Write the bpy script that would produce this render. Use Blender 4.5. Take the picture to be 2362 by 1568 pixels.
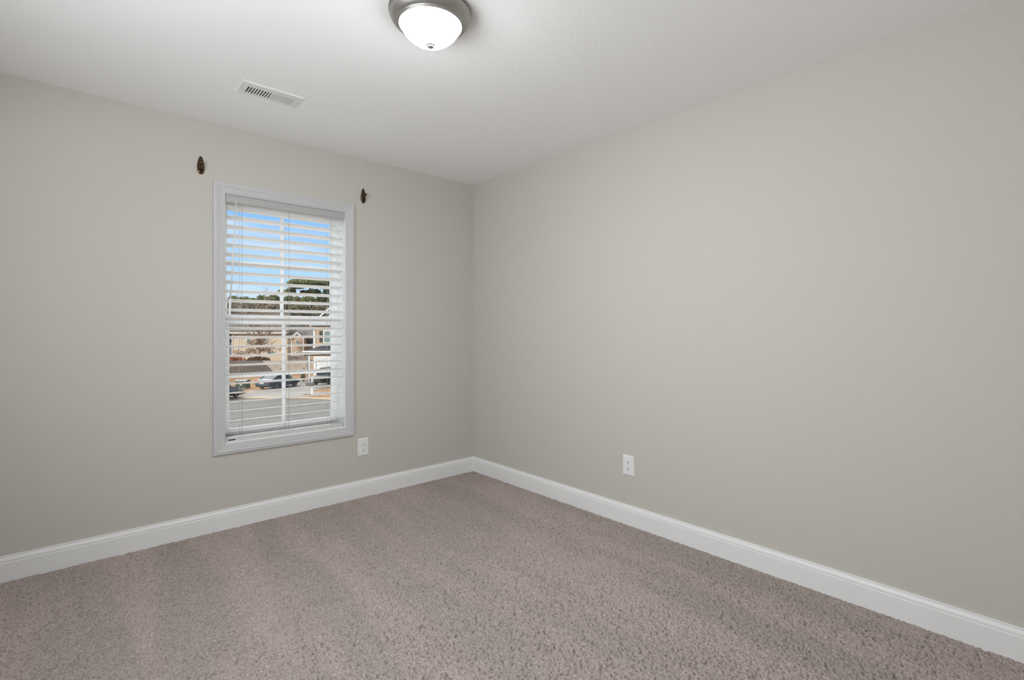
import bpy, bmesh, math, random
import numpy as np
from mathutils import Vector, Matrix

for o in list(bpy.data.objects):
    bpy.data.objects.remove(o)
S = bpy.context.scene
C = S.collection
PI = math.pi

# ------------------------------------------------------------------ camera
F = 1156.0                       # focal length in pixels of the 2362 px wide frame
CAM = Vector((-2.611, -3.424, 1.2126))
FWD = Vector((0.6656, 0.7463, 0.0)).normalized()
RGT = Vector((FWD.y, -FWD.x, 0.0))
AZ = math.atan2(RGT.y, RGT.x)    # rotation that turns local x to "right" and local y to "away"
cd = bpy.data.cameras.new('camera')
cam = bpy.data.objects.new('camera', cd)
C.objects.link(cam)
cam.location = CAM
cam.rotation_euler = (PI / 2, 0, AZ)
cd.sensor_width = 36.0
cd.lens = F / 2362.0 * 36.0
cd.shift_y = -26.5 / 2362.0
cd.clip_start = 0.02
cd.clip_end = 600
S.camera = cam

# ------------------------------------------------------------------ view
S.view_settings.view_transform = 'Standard'
S.view_settings.look = 'None'
S.view_settings.gamma = 1.0
S.view_settings.exposure = 0.10
S.view_settings.use_curve_mapping = False
S.cycles.diffuse_bounces = 8
S.cycles.max_bounces = 16
S.cycles.transparent_max_bounces = 16
S.cycles.use_light_tree = False

# ------------------------------------------------------------------ sky
LAMP_STRENGTH = 450.0
HALL_FILL_POWER = 41.5
LAMP_FOCUS = 7.0
SUN_STRENGTH = 4.6
CLOUD_FILL = 8.5
w = bpy.data.worlds.new('sky')
S.world = w
w.use_nodes = True
nt = w.node_tree
nt.nodes.clear()
n_out = nt.nodes.new('ShaderNodeOutputWorld')
n_bg = nt.nodes.new('ShaderNodeBackground')
n_tc = nt.nodes.new('ShaderNodeTexCoord')
n_sep = nt.nodes.new('ShaderNodeSeparateXYZ')
n_ramp = nt.nodes.new('ShaderNodeValToRGB')
n_map = nt.nodes.new('ShaderNodeMapping')
n_noise = nt.nodes.new('ShaderNodeTexNoise')
n_cr = nt.nodes.new('ShaderNodeValToRGB')
n_mix = nt.nodes.new('ShaderNodeMix')
n_mix.data_type = 'RGBA'
nt.links.new(n_tc.outputs['Generated'], n_sep.inputs[0])
nt.links.new(n_sep.outputs['Z'], n_ramp.inputs[0])
e = n_ramp.color_ramp.elements
e[0].position = 0.0
e[0].color = (0.62, 0.82, 0.99, 1)
e[1].position = 0.50
e[1].color = (0.07, 0.13, 0.26, 1)
x = e.new(0.10); x.color = (0.46, 0.73, 1.0, 1)
x = e.new(0.23); x.color = (0.255, 0.53, 1.0, 1)
n_map.inputs['Scale'].default_value = (2.2, 2.2, 16.0)
n_map.inputs['Location'].default_value = (0.3, 0.1, 0.35)
nt.links.new(n_tc.outputs['Generated'], n_map.inputs[0])
nt.links.new(n_map.outputs[0], n_noise.inputs['Vector'])
n_noise.inputs['Scale'].default_value = 1.6
n_noise.inputs['Detail'].default_value = 5
nt.links.new(n_noise.outputs['Fac'], n_cr.inputs[0])
n_cr.color_ramp.elements[0].position = 0.46
n_cr.color_ramp.elements[0].color = (0, 0, 0, 1)
n_cr.color_ramp.elements[1].position = 0.68
n_cr.color_ramp.elements[1].color = (0.8, 0.8, 0.8, 1)
nt.links.new(n_cr.outputs[0], n_mix.inputs['Factor'])
nt.links.new(n_ramp.outputs[0], n_mix.inputs['A'])
n_mix.inputs['B'].default_value = (0.85, 0.92, 1.0, 1)
# added cloud bank, out of view, brightened to light the window and its slats
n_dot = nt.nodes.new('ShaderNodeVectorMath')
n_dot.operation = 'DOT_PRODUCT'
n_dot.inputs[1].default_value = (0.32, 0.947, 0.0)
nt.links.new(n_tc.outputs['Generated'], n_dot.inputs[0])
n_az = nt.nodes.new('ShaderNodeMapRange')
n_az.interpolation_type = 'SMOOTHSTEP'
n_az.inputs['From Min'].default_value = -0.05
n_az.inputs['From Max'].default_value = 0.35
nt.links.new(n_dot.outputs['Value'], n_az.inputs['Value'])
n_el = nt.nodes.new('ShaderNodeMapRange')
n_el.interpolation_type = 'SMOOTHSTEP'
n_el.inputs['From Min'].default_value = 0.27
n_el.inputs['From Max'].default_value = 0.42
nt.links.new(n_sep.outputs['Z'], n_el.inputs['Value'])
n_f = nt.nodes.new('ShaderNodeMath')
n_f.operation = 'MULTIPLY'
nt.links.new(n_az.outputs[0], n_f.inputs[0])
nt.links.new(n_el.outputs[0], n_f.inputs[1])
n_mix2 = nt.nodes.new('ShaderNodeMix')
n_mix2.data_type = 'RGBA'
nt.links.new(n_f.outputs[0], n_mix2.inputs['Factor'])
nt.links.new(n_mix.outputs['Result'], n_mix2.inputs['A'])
n_mix2.inputs['B'].default_value = (CLOUD_FILL, CLOUD_FILL * 1.01, CLOUD_FILL * 1.02, 1)
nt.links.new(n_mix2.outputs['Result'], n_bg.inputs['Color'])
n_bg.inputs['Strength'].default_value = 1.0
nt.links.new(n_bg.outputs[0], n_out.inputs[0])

# ------------------------------------------------------------------ sun
sd = bpy.data.lights.new('sun', 'SUN')
sun = bpy.data.objects.new('sun', sd)
C.objects.link(sun)
sd.energy = SUN_STRENGTH
sd.angle = math.radians(0.6)
sd.color = (1.0, 0.93, 0.82)
travel = RGT * 0.55 * 0.86 + FWD * 0.83 * 0.86 + Vector((0, 0, -0.51))
sun.rotation_euler = travel.to_track_quat('-Z', 'Y').to_euler()
sun.location = (-20, -20, 30)

# ------------------------------------------------------------------ added fill light, unseen, shining in through an added doorway
hd = bpy.data.lights.new('hall_fill_light', 'AREA')
hall_fill = bpy.data.objects.new('hall_fill_light', hd)
C.objects.link(hall_fill)
hd.shape = 'RECTANGLE'
hd.size = 1.4
hd.size_y = 0.95
hd.energy = HALL_FILL_POWER
hd.color = (0.94, 0.98, 1.0)
hall_fill.location = (-3.45, -2.30, 1.45)
hall_fill.rotation_euler = (math.radians(90 + 20), 0, math.radians(-90 - 3))


# ------------------------------------------------------------------ materials
def mat(name, col, rough=0.5, metal=0.0, spec=0.5, noise=None, bump=None, coat=0.0, emis=None):
    """noise = (scale, amount, stretch) colour mottling; bump = (scale, distance)"""
    m = bpy.data.materials.new(name)
    m.use_nodes = True
    t = m.node_tree
    b = t.nodes['Principled BSDF']
    b.inputs['Base Color'].default_value = (*col, 1)
    b.inputs['Roughness'].default_value = rough
    b.inputs['Metallic'].default_value = metal
    b.inputs['Specular IOR Level'].default_value = spec
    b.inputs['Coat Weight'].default_value = coat
    tc = t.nodes.new('ShaderNodeTexCoord')
    if noise:
        mp = t.nodes.new('ShaderNodeMapping')
        mp.inputs['Scale'].default_value = noise[2] if len(noise) > 2 else (1, 1, 1)
        t.links.new(tc.outputs['Object'], mp.inputs[0])
        n = t.nodes.new('ShaderNodeTexNoise')
        n.inputs['Scale'].default_value = noise[0]
        n.inputs['Detail'].default_value = 4
        t.links.new(mp.outputs[0], n.inputs['Vector'])
        r = t.nodes.new('ShaderNodeValToRGB')
        k = noise[1]
        r.color_ramp.elements[0].position = 0.3
        r.color_ramp.elements[1].position = 0.7
        r.color_ramp.elements[0].color = tuple(c * (1 - k) for c in col) + (1,)
        r.color_ramp.elements[1].color = tuple(min(1, c * (1 + k)) for c in col) + (1,)
        t.links.new(n.outputs['Fac'], r.inputs[0])
        t.links.new(r.outputs[0], b.inputs['Base Color'])
    if bump:
        n2 = t.nodes.new('ShaderNodeTexNoise')
        n2.inputs['Scale'].default_value = bump[0]
        n2.inputs['Detail'].default_value = 3
        t.links.new(tc.outputs['Object'], n2.inputs['Vector'])
        bp = t.nodes.new('ShaderNodeBump')
        bp.inputs['Distance'].default_value = bump[1]
        bp.inputs['Strength'].default_value = 1.0
        t.links.new(n2.outputs['Fac'], bp.inputs['Height'])
        t.links.new(bp.outputs[0], b.inputs['Normal'])
    if emis:
        b.inputs['Emission Color'].default_value = (*emis[0], 1)
        b.inputs['Emission Strength'].default_value = emis[1]
    return m


def siding_mat(name, col, pitch=0.15, axis='Z', depth=0.02, dark=0.75):
    """lapped boards: a saw-tooth along one axis drives bump and a thin line"""
    m = mat(name, col, 0.7)
    t = m.node_tree
    b = t.nodes['Principled BSDF']
    tc = t.nodes.new('ShaderNodeTexCoord')
    sp = t.nodes.new('ShaderNodeSeparateXYZ')
    t.links.new(tc.outputs['Object'], sp.inputs[0])
    dv = t.nodes.new('ShaderNodeMath'); dv.operation = 'DIVIDE'
    dv.inputs[1].default_value = pitch
    t.links.new(sp.outputs[axis], dv.inputs[0])
    fr = t.nodes.new('ShaderNodeMath'); fr.operation = 'FRACT'
    t.links.new(dv.outputs[0], fr.inputs[0])
    r = t.nodes.new('ShaderNodeValToRGB')
    r.color_ramp.elements[0].position = 0.0
    r.color_ramp.elements[0].color = tuple(c * dark for c in col) + (1,)
    r.color_ramp.elements[1].position = 0.14
    r.color_ramp.elements[1].color = (*col, 1)
    t.links.new(fr.outputs[0], r.inputs[0])
    t.links.new(r.outputs[0], b.inputs['Base Color'])
    return m


MT = {}
MT['wall'] = mat('wall paint', (0.580, 0.557, 0.517), 0.62, spec=0.3, bump=(90, 0.0006))
MT['ceiling'] = mat('ceiling paint', (0.93, 0.935, 0.945), 0.8, spec=0.2, bump=(60, 0.0008))
MT['trim'] = mat('white baseboard paint', (0.84, 0.845, 0.85), 0.38, spec=0.4)
MT['casing'] = mat('toned down window casing paint', (0.575, 0.580, 0.585), 0.38, spec=0.4)  # trim paint greyed here: its dimmer exposure is put into the colour
MT['vinyl'] = mat('white vinyl', (0.86, 0.87, 0.88), 0.35, spec=0.45)
MT['slat'] = mat('blind slat', (0.90, 0.90, 0.89), 0.4, spec=0.4)
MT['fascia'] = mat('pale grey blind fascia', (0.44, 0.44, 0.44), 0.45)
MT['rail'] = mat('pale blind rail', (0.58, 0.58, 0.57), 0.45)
MT['cord'] = mat('cord', (0.40, 0.40, 0.39), 0.8)
MT['label_black'] = mat('dark label print', (0.03, 0.03, 0.035), 0.5)
MT['plastic'] = mat('white plastic', (0.82, 0.825, 0.83), 0.3, spec=0.5)
MT['slot'] = mat('dark slot', (0.03, 0.03, 0.03), 0.6)
MT['screw'] = mat('screw', (0.55, 0.55, 0.55), 0.35, 0.8)
MT['nickel'] = mat('brushed nickel', (0.43, 0.42, 0.405), 0.43, 1.0, noise=(40, 0.06, (1, 1, 8)))
MT['gap'] = mat('dark gasket', (0.02, 0.02, 0.02), 0.7)
MT['bronze'] = mat('oil rubbed bronze', (0.115, 0.078, 0.047), 0.27, 1.0, noise=(60, 0.3))
MT['steel_white'] = mat('white painted steel', (0.80, 0.80, 0.80), 0.45)
MT['duct'] = mat('galvanised duct', (0.10, 0.10, 0.10), 0.6)

# glass
gm = bpy.data.materials.new('window glass')
gm.use_nodes = True
t = gm.node_tree
t.nodes.clear()
o_ = t.nodes.new('ShaderNodeOutputMaterial')
tr = t.nodes.new('ShaderNodeBsdfTransparent')
tr.inputs[0].default_value = (0.97, 0.98, 0.975, 1)
gl = t.nodes.new('ShaderNodeBsdfGlossy')
gl.inputs['Roughness'].default_value = 0.0
fz = t.nodes.new('ShaderNodeFresnel')
fz.inputs['IOR'].default_value = 1.45
mx = t.nodes.new('ShaderNodeMixShader')
t.links.new(fz.outputs[0], mx.inputs[0])
t.links.new(tr.outputs[0], mx.inputs[1])
t.links.new(gl.outputs[0], mx.inputs[2])
t.links.new(mx.outputs[0], o_.inputs[0])
MT['glass'] = gm

# lit alabaster bowl of the ceiling lamp
am = mat('lit alabaster glass', (0.9, 0.9, 0.88), 0.25)
t = am.node_tree
b = t.nodes['Principled BSDF']
tc = t.nodes.new('ShaderNodeTexCoord')
n = t.nodes.new('ShaderNodeTexNoise')
n.inputs['Scale'].default_value = 14
n.inputs['Detail'].default_value = 5
n.inputs['Distortion'].default_value = 1.5
t.links.new(tc.outputs['Object'], n.inputs['Vector'])
r = t.nodes.new('ShaderNodeValToRGB')
r.color_ramp.elements[0].position = 0.3
r.color_ramp.elements[0].color = (0.76, 0.80, 0.81, 1)
r.color_ramp.elements[1].position = 0.6
r.color_ramp.elements[1].color = (0.93, 0.985, 1.0, 1)
t.links.new(n.outputs['Fac'], r.inputs[0])
t.links.new(r.outputs[0], b.inputs['Emission Color'])
# glow shaped by normal: bright bottom, dim flanks, to weaken the ceiling halo
ge = t.nodes.new('ShaderNodeNewGeometry')
sp = t.nodes.new('ShaderNodeSeparateXYZ')
t.links.new(ge.outputs['Normal'], sp.inputs[0])
mu = t.nodes.new('ShaderNodeMath'); mu.operation = 'MULTIPLY'; mu.inputs[1].default_value = -1.0; mu.use_clamp = True
t.links.new(sp.outputs['Z'], mu.inputs[0])
pw = t.nodes.new('ShaderNodeMath'); pw.operation = 'POWER'; pw.inputs[1].default_value = LAMP_FOCUS
t.links.new(mu.outputs[0], pw.inputs[0])
ml = t.nodes.new('ShaderNodeMath'); ml.operation = 'MULTIPLY_ADD'; ml.inputs[1].default_value = LAMP_STRENGTH; ml.inputs[2].default_value = 1.5
t.links.new(pw.outputs[0], ml.inputs[0])
t.links.new(ml.outputs[0], b.inputs['Emission Strength'])
MT['bowl'] = am

# carpet
cm = mat('carpet pile', (0.3, 0.25, 0.23), 0.95, spec=0.1)
t = cm.node_tree
b = t.nodes['Principled BSDF']
tc = t.nodes.new('ShaderNodeTexCoord')
n = t.nodes.new('ShaderNodeTexNoise')            # yarn to yarn
n.inputs['Scale'].default_value = 170
n.inputs['Detail'].default_value = 2
t.links.new(tc.outputs['Object'], n.inputs['Vector'])
r = t.nodes.new('ShaderNodeValToRGB')
r.color_ramp.elements[0].position = 0.33
r.color_ramp.elements[0].color = (0.280, 0.230, 0.212, 1)
r.color_ramp.elements[1].position = 0.66
r.color_ramp.elements[1].color = (0.480, 0.410, 0.384, 1)
t.links.new(n.outputs['Fac'], r.inputs[0])
mp = t.nodes.new('ShaderNodeMapping')            # brushed lanes of the pile
mp.inputs['Rotation'].default_value = (0, 0, math.radians(-62))
mp.inputs['Scale'].default_value = (2.6, 0.45, 1)
t.links.new(tc.outputs['Object'], mp.inputs[0])
n2 = t.nodes.new('ShaderNodeTexNoise')
n2.inputs['Scale'].default_value = 1.5
n2.inputs['Detail'].default_value = 2
t.links.new(mp.outputs[0], n2.inputs['Vector'])
r2 = t.nodes.new('ShaderNodeValToRGB')
r2.color_ramp.elements[0].position = 0.42
r2.color_ramp.elements[0].color = (0.90, 0.915, 0.905, 1)
r2.color_ramp.elements[1].position = 0.58
r2.color_ramp.elements[1].color = (1.05, 1.03, 1.035, 1)
t.links.new(n2.outputs['Fac'], r2.inputs[0])
mm = t.nodes.new('ShaderNodeMix')
mm.data_type = 'RGBA'
mm.blend_type = 'MULTIPLY'
mm.inputs['Factor'].default_value = 1.0
t.links.new(r.outputs[0], mm.inputs['A'])
t.links.new(r2.outputs[0], mm.inputs['B'])
t.links.new(mm.outputs['Result'], b.inputs['Base Color'])
b.inputs['Sheen Weight'].default_value = 0.15
MT['carpet'] = cm


# ------------------------------------------------------------------ mesh helpers
class MB:
    def __init__(self, off=(0, 0, 0)):
        self.bm = bmesh.new()
        self.off = Vector(off)

    def box(self, x0, x1, y0, y1, z0, z1, mtx=None):
        vs = [self.bm.verts.new((a, b_, c)) for c in (z0, z1) for b_ in (y0, y1) for a in (x0, x1)]
        for f in ((0, 2, 3, 1), (4, 5, 7, 6), (0, 1, 5, 4), (2, 6, 7, 3), (0, 4, 6, 2), (1, 3, 7, 5)):
            self.bm.faces.new([vs[i] for i in f])
        if mtx is not None:
            for v in vs:
                v.co = mtx @ v.co
        return self

    def ring_loft(self, rings, closed=True, caps=True, smooth=False):
        """rings: list of equal-length point lists"""
        vr = [[self.bm.verts.new(p) for p in rg] for rg in rings]
        n_ = len(vr[0])
        for a, b_ in zip(vr, vr[1:]):
            for i in range(n_ if closed else n_ - 1):
                j = (i + 1) % n_
                f = self.bm.faces.new((a[i], a[j], b_[j], b_[i]))
                f.smooth = smooth
        if caps and closed:
            self.bm.faces.new(list(reversed(vr[0])))
            self.bm.faces.new(vr[-1])
        return self

    def tube(self, pts, radii, seg=10, smooth=True, caps=True):
        pts = [Vector(p) for p in pts]
        if not hasattr(radii, '__len__'):
            radii = [radii] * len(pts)
        rings = []
        up = None
        for i, p in enumerate(pts):
            d = (pts[min(i + 1, len(pts) - 1)] - pts[max(i - 1, 0)]).normalized()
            if up is None:
                up = Vector((0, 0, 1)) if abs(d.z) < 0.9 else Vector((1, 0, 0))
            s = d.cross(up).normalized()
            up = s.cross(d).normalized()
            rings.append([p + (s * math.cos(2 * PI * k / seg) + up * math.sin(2 * PI * k / seg)) * radii[i]
                          for k in range(seg)])
        self.ring_loft(rings, True, caps, smooth)
        return self

    def lathe(self, prof, c=(0, 0, 0), seg=64, smooth=True):
        """prof: (r, z) pairs around the vertical through c"""
        c = Vector(c)
        vr = []
        for r_, z_ in prof:
            if r_ < 1e-6:
                vr.append([self.bm.verts.new(c + Vector((0, 0, z_)))])
            else:
                vr.append([self.bm.verts.new(c + Vector((r_ * math.cos(2 * PI * k / seg), r_ * math.sin(2 * PI * k / seg), z_)))
                           for k in range(seg)])
        for a, b_ in zip(vr, vr[1:]):
            for k in range(seg):
                j = (k + 1) % seg
                if len(a) == 1 and len(b_) == 1:
                    continue
                if len(a) == 1:
                    f = self.bm.faces.new((a[0], b_[j], b_[k]))
                elif len(b_) == 1:
                    f = self.bm.faces.new((a[k], a[j], b_[0]))
                else:
                    f = self.bm.faces.new((a[k], a[j], b_[j], b_[k]))
                f.smooth = smooth
        return self

    def prism(self, poly, a, b_, axis='z'):
        """poly of 2-D points extruded from a to b_ along axis"""
        def p3(p, h):
            return {'z': (p[0], p[1], h), 'y': (p[0], h, p[1]), 'x': (h, p[0], p[1])}[axis]
        self.ring_loft([[p3(p, a) for p in poly], [p3(p, b_) for p in poly]])
        return self

    def build(self, name, m, parent=None, bevel=0.0, kind=None, label=None):
        bmesh.ops.recalc_face_normals(self.bm, faces=self.bm.faces)
        if bevel > 0:
            ed = [e_ for e_ in self.bm.edges if len(e_.link_faces) == 2 and e_.calc_face_angle(0) > 0.6]
            bmesh.ops.bevel(self.bm, geom=ed, offset=bevel, segments=2, profile=0.5, affect='EDGES', clamp_overlap=True)
        if self.off.length > 0:
            bmesh.ops.translate(self.bm, verts=self.bm.verts, vec=-self.off)
        me = bpy.data.meshes.new(name)
        self.bm.to_mesh(me)
        self.bm.free()
        me.materials.append(m if not isinstance(m, str) else MT[m])
        o = bpy.data.objects.new(name, me)
        C.objects.link(o)
        if parent is not None:
            o.parent = parent
        if kind:
            o['kind'] = kind
        if label:
            o['label'] = label
        return o


def empty(name, loc=(0, 0, 0), rz=0.0):
    o = bpy.data.objects.new(name, None)
    o.empty_display_size = 0.05
    C.objects.link(o)
    o.location = loc
    o.rotation_euler = (0, 0, rz)
    return o


def tag(o, label, cat, group=None, kind=None):
    o['label'] = label
    o['category'] = cat
    if group:
        o['group'] = group
    if kind:
        o['kind'] = kind
    return o


def kids(o):
    return [c for c in bpy.data.objects if c.parent == o]


def copy_tree(o, parent=None):
    c = o.copy()
    C.objects.link(c)
    if parent is not None:
        c.parent = parent
    for ch in kids(o):
        copy_tree(ch, c)
    return c


# ================================================================== THE ROOM
RX, RY, H = -3.12, -3.62, 2.44          # room runs x RX..0, y RY..0
WX0, WX1, WZ0, WZ1 = -1.893, -1.128, 0.510, 2.038   # window opening
WT = 0.20                               # thickness of the window wall

# --- floor: carpet with a real pile surface
cell = 0.0030
nx, ny = int(-RX / cell) + 1, int(-RY / cell) + 1
rng = np.random.default_rng(7)


def blur_noise(sx, sy):
    a = rng.standard_normal((ny, nx))
    fx, fy = np.fft.fftfreq(nx), np.fft.fftfreq(ny)
    k = np.exp(-2 * (PI ** 2) * ((sx * fx[None, :]) ** 2 + (sy * fy[:, None]) ** 2))
    a = np.fft.ifft2(np.fft.fft2(a) * k).real
    return a / a.std()


h = blur_noise(0.9, 0.9) * 0.85 + blur_noise(2.1, 1.5) * 0.45 + blur_noise(10, 10) * 0.2
gx, gy = np.meshgrid(np.linspace(RX, 0, nx), np.linspace(RY, 0, ny))
edge = np.clip(np.minimum(-gx, -gy) / 0.045, 0, 1)          # pile is pressed down along the baseboards
h = np.tanh(h * 0.8)
pits = np.clip(-(blur_noise(0.9, 0.9) * .75 + h * .75) - 0.34, 0, 1.5)   # gaps between the tufts
hz = (h * 0.0032 - pits * 0.0080) * (0.15 + 0.85 * edge) - 0.002
jx, jy = blur_noise(1.2, 1.2) * 0.0009, blur_noise(1.2, 1.2) * 0.0009
co = np.empty((ny * nx, 3), dtype=np.float32)
co[:, 0] = np.clip(gx + jx, RX, 0).ravel()
co[:, 1] = np.clip(gy + jy, RY, 0).ravel()
co[:, 2] = hz.ravel()
idx = np.arange(ny * nx, dtype=np.int32).reshape(ny, nx)
quads = np.stack([idx[:-1, :-1], idx[:-1, 1:], idx[1:, 1:], idx[1:, :-1]], axis=-1).reshape(-1, 4)
me = bpy.data.meshes.new('floor')
me.vertices.add(len(co))
me.vertices.foreach_set('co', co.ravel())
me.loops.add(quads.size)
me.loops.foreach_set('vertex_index', quads.ravel())
me.polygons.add(len(quads))
me.polygons.foreach_set('loop_start', np.arange(0, quads.size, 4, dtype=np.int32))
me.polygons.foreach_set('use_smooth', np.ones(len(quads), dtype=bool))
me.update()
me.materials.append(MT['carpet'])
floor = bpy.data.objects.new('floor', me)
C.objects.link(floor)
floor['kind'] = 'structure'

# --- ceiling, with the cut-out of the air register
VX0, VX1, VY0, VY1 = -1.958, -1.657, -0.699, -0.546     # outer plate of the register
hx0, hx1, hy0, hy1 = VX0 + 0.028, VX1 - 0.028, VY0 + 0.030, VY1 - 0.018
m_ = MB()
m_.box(RX - .12, hx0, RY - .12, WT, H, H + .10).box(hx1, .12, RY - .12, WT, H, H + .10)
m_.box(hx0, hx1, RY - .12, hy0, H, H + .10).box(hx0, hx1, hy1, WT, H, H + .10)
m_.build('ceiling', 'ceiling', kind='structure')

# --- walls
m_ = MB()
m_.box(RX - .12, WX0, 0, WT, -.12, H).box(WX1, .12, 0, WT, -.12, H)
m_.box(WX0, WX1, 0, WT, -.12, WZ0).box(WX0, WX1, 0, WT, WZ1, H)
m_.build('wall_left', 'wall', kind='structure')
MB().box(0, .12, RY - .12, 0, -.12, H).build('wall_right', 'wall', kind='structure')
MB().box(RX - .12, 0, RY - .12, RY, -.12, H).build('wall_rear', 'wall', kind='structure')
DY0, DY1, DZ = -3.00, -0.50, 2.08        # added doorway, out of view, cut wide to let the fill light in
m_ = MB().box(RX - .12, RX, RY, DY0, -.12, H).box(RX - .12, RX, DY1, 0, -.12, H).box(RX - .12, RX, DY0, DY1, DZ, H)
m_.box(RX - .12, RX, DY0, DY1, -.12, -.006)
m_.build('wall_side', 'wall', kind='structure')

# --- baseboards: profile (distance from the wall, height)
BB = [(0, -.012), (.0145, -.012), (.0145, .0865), (.0138, .0885), (.0110, .0895), (.0108, .0915), (.0128, .0930),
      (.0130, .0965), (.0118, .1020), (.0098, .1070), (.0078, .1105), (.0060, .1122), (.0060, .1142), (.0074, .1150),
      (.0074, .1178), (.0058, .1192), (0, .1192)]


def baseboard(name, wall):
    m = MB()
    if wall == 'left':
        r0, r1 = [(RX + d, -d, z) for d, z in BB], [(-d, -d, z) for d, z in BB]
    elif wall == 'right':
        r0, r1 = [(-d, -d, z) for d, z in BB], [(-d, RY + d, z) for d, z in BB]
    elif wall == 'rear':
        r0, r1 = [(RX + d, RY + d, z) for d, z in BB], [(-d, RY + d, z) for d, z in BB]
    else:
        r0, r1 = [(RX + d, RY + d, z) for d, z in BB], [(RX + d, DY0 - .065, z) for d, z in BB]
        m.ring_loft([[(RX + d, DY1 + .065, z) for d, z in BB], [(RX + d, -d, z) for d, z in BB]])
    m.ring_loft([r0, r1])
    m.build(name, 'trim', kind='structure')


for s_ in ('left', 'right', 'rear', 'side'):
    baseboard('baseboard_' + s_, s_)

# --- trim of the added doorway and the added hallway round the fill light
m_ = MB()
for x0, x1 in ((RX, RX + .016), (RX - .136, RX - .12)):
    m_.box(x0, x1, DY0 - .065, DY0, -.01, DZ + .065).box(x0, x1, DY1, DY1 + .065, -.01, DZ + .065).box(x0, x1, DY0, DY1, DZ, DZ + .065)
m_.box(RX - .12, RX, DY0, DY0 + .018, -.01, DZ).box(RX - .12, RX, DY1 - .018, DY1, -.01, DZ).box(RX - .12, RX, DY0 + .018, DY1 - .018, DZ - .018, DZ)
m_.build('trim_1', 'trim', kind='structure')
HX = RX - .12
m_ = MB().box(HX - 1.32, HX - 1.2, RY, 0, -.12, H).box(HX - 1.2, HX, RY - .12, RY, -.12, H).box(HX - 1.2, HX, 0, .12, -.12, H)
m_.build('wall_added_hall', 'wall', kind='structure')
MB().box(HX - 1.2, HX, RY, 0, -.12, -.002).build('floor_added_hall', 'carpet', kind='structure')
MB().box(HX - 1.32, HX, RY, 0, H, H + .1).build('ceiling_added_hall', 'ceiling', kind='structure')

# ================================================================== THE WINDOW
win = empty('window_1', ((WX0 + WX1) / 2, 0.0, WZ0))
win['kind'] = 'structure'
WO = win.location


def frame_sweep(m, prof, x0, x1, z0, z1):
    """prof: (outward offset from the rectangle, y) mitred round the four sides"""
    rings = []
    for sx, sz in ((0, 0), (1, 0), (1, 1), (0, 1), (0, 0)):
        rings.append([((x1 + o if sx else x0 - o), y, (z1 + o if sz else z0 - o)) for o, y in prof])
    m.ring_loft(rings, True, False)


m_ = MB(WO)
CS = [(0.0, 0.0), (0.0, -.0085), (.003, -.0105), (.010, -.0105), (.013, -.0120), (.022, -.0130), (.030, -.0150), (.033, -.0135),
      (.036, -.0155), (.046, -.0175), (.050, -.0170), (.053, -.0150), (.0605, -.0150), (.0625, -.0130), (.0625, 0.0)]
frame_sweep(m_, CS, WX0 + .004, WX1 - .004, WZ0 + .004, WZ1 - .004)
m_.build('casing', 'casing', win)

m_ = MB(WO)          # jamb liner between casing and window unit
frame_sweep(m_, [(0.0, 0.0), (-.008, 0.0), (-.008, .095), (0.0, .095)], WX0, WX1, WZ0, WZ1)
m_.build('jamb', 'vinyl', win)

m_ = MB(WO)          # vinyl frame with its tracks
frame_sweep(m_, [(0.0, .095), (-.020, .095), (-.020, .106), (-.012, .108), (-.012, .138), (-.020, .140), (-.020, .146), (-.013, .148), (-.013, .180),
                 (-.024, .182), (-.024, WT + .02), (.02, WT + .02), (.02, WT + .002), (0.0, WT)], WX0, WX1, WZ0, WZ1)
m_.build('frame', 'vinyl', win)

ZM = 1.2726          # meeting rail


def sash(name, y0, y1, x0, x1, z0, z1, stile, top, bot):
    m = MB(WO)
    m.box(x0, x0 + stile, y0, y1, z0, z1).box(x1 - stile, x1, y0, y1, z0, z1)
    m.box(x0 + stile, x1 - stile, y0, y1, z0, z0 + bot).box(x0 + stile, x1 - stile, y0, y1, z1 - top, z1)
    g = .008        # glazing bead
    gx0, gx1, gz0, gz1 = x0 + stile, x1 - stile, z0 + bot, z1 - top
    frame_sweep(m, [(0.0, y0 + .004), (-g, y0 + .012), (-g, y1 - .006), (0.0, y1 - .002)], gx0, gx1, gz0, gz1)
    s = m.build(name, 'vinyl', win, bevel=0.0015)
    so = Vector(WO)
    m = MB(so)
    xc, zc, yc = (x0 + x1) / 2, (gz0 + gz1) / 2, (y0 + y1) / 2
    m.box(xc - .0105, xc + .0105, yc - .005, yc + .007, gz0, gz1)
    m.box(gx0, xc - .0105, yc - .005, yc + .007, zc - .0105, zc + .0105)
    m.box(xc + .0105, gx1, yc - .005, yc + .007, zc - .0105, zc + .0105)
    m.build('muntin', 'vinyl', s)
    MB(so).box(gx0 - .004, gx1 + .004, yc + .008, yc + .012, gz0 - .004, gz1 + .004).build('glass_pane', 'glass', s)
    return s


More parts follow.
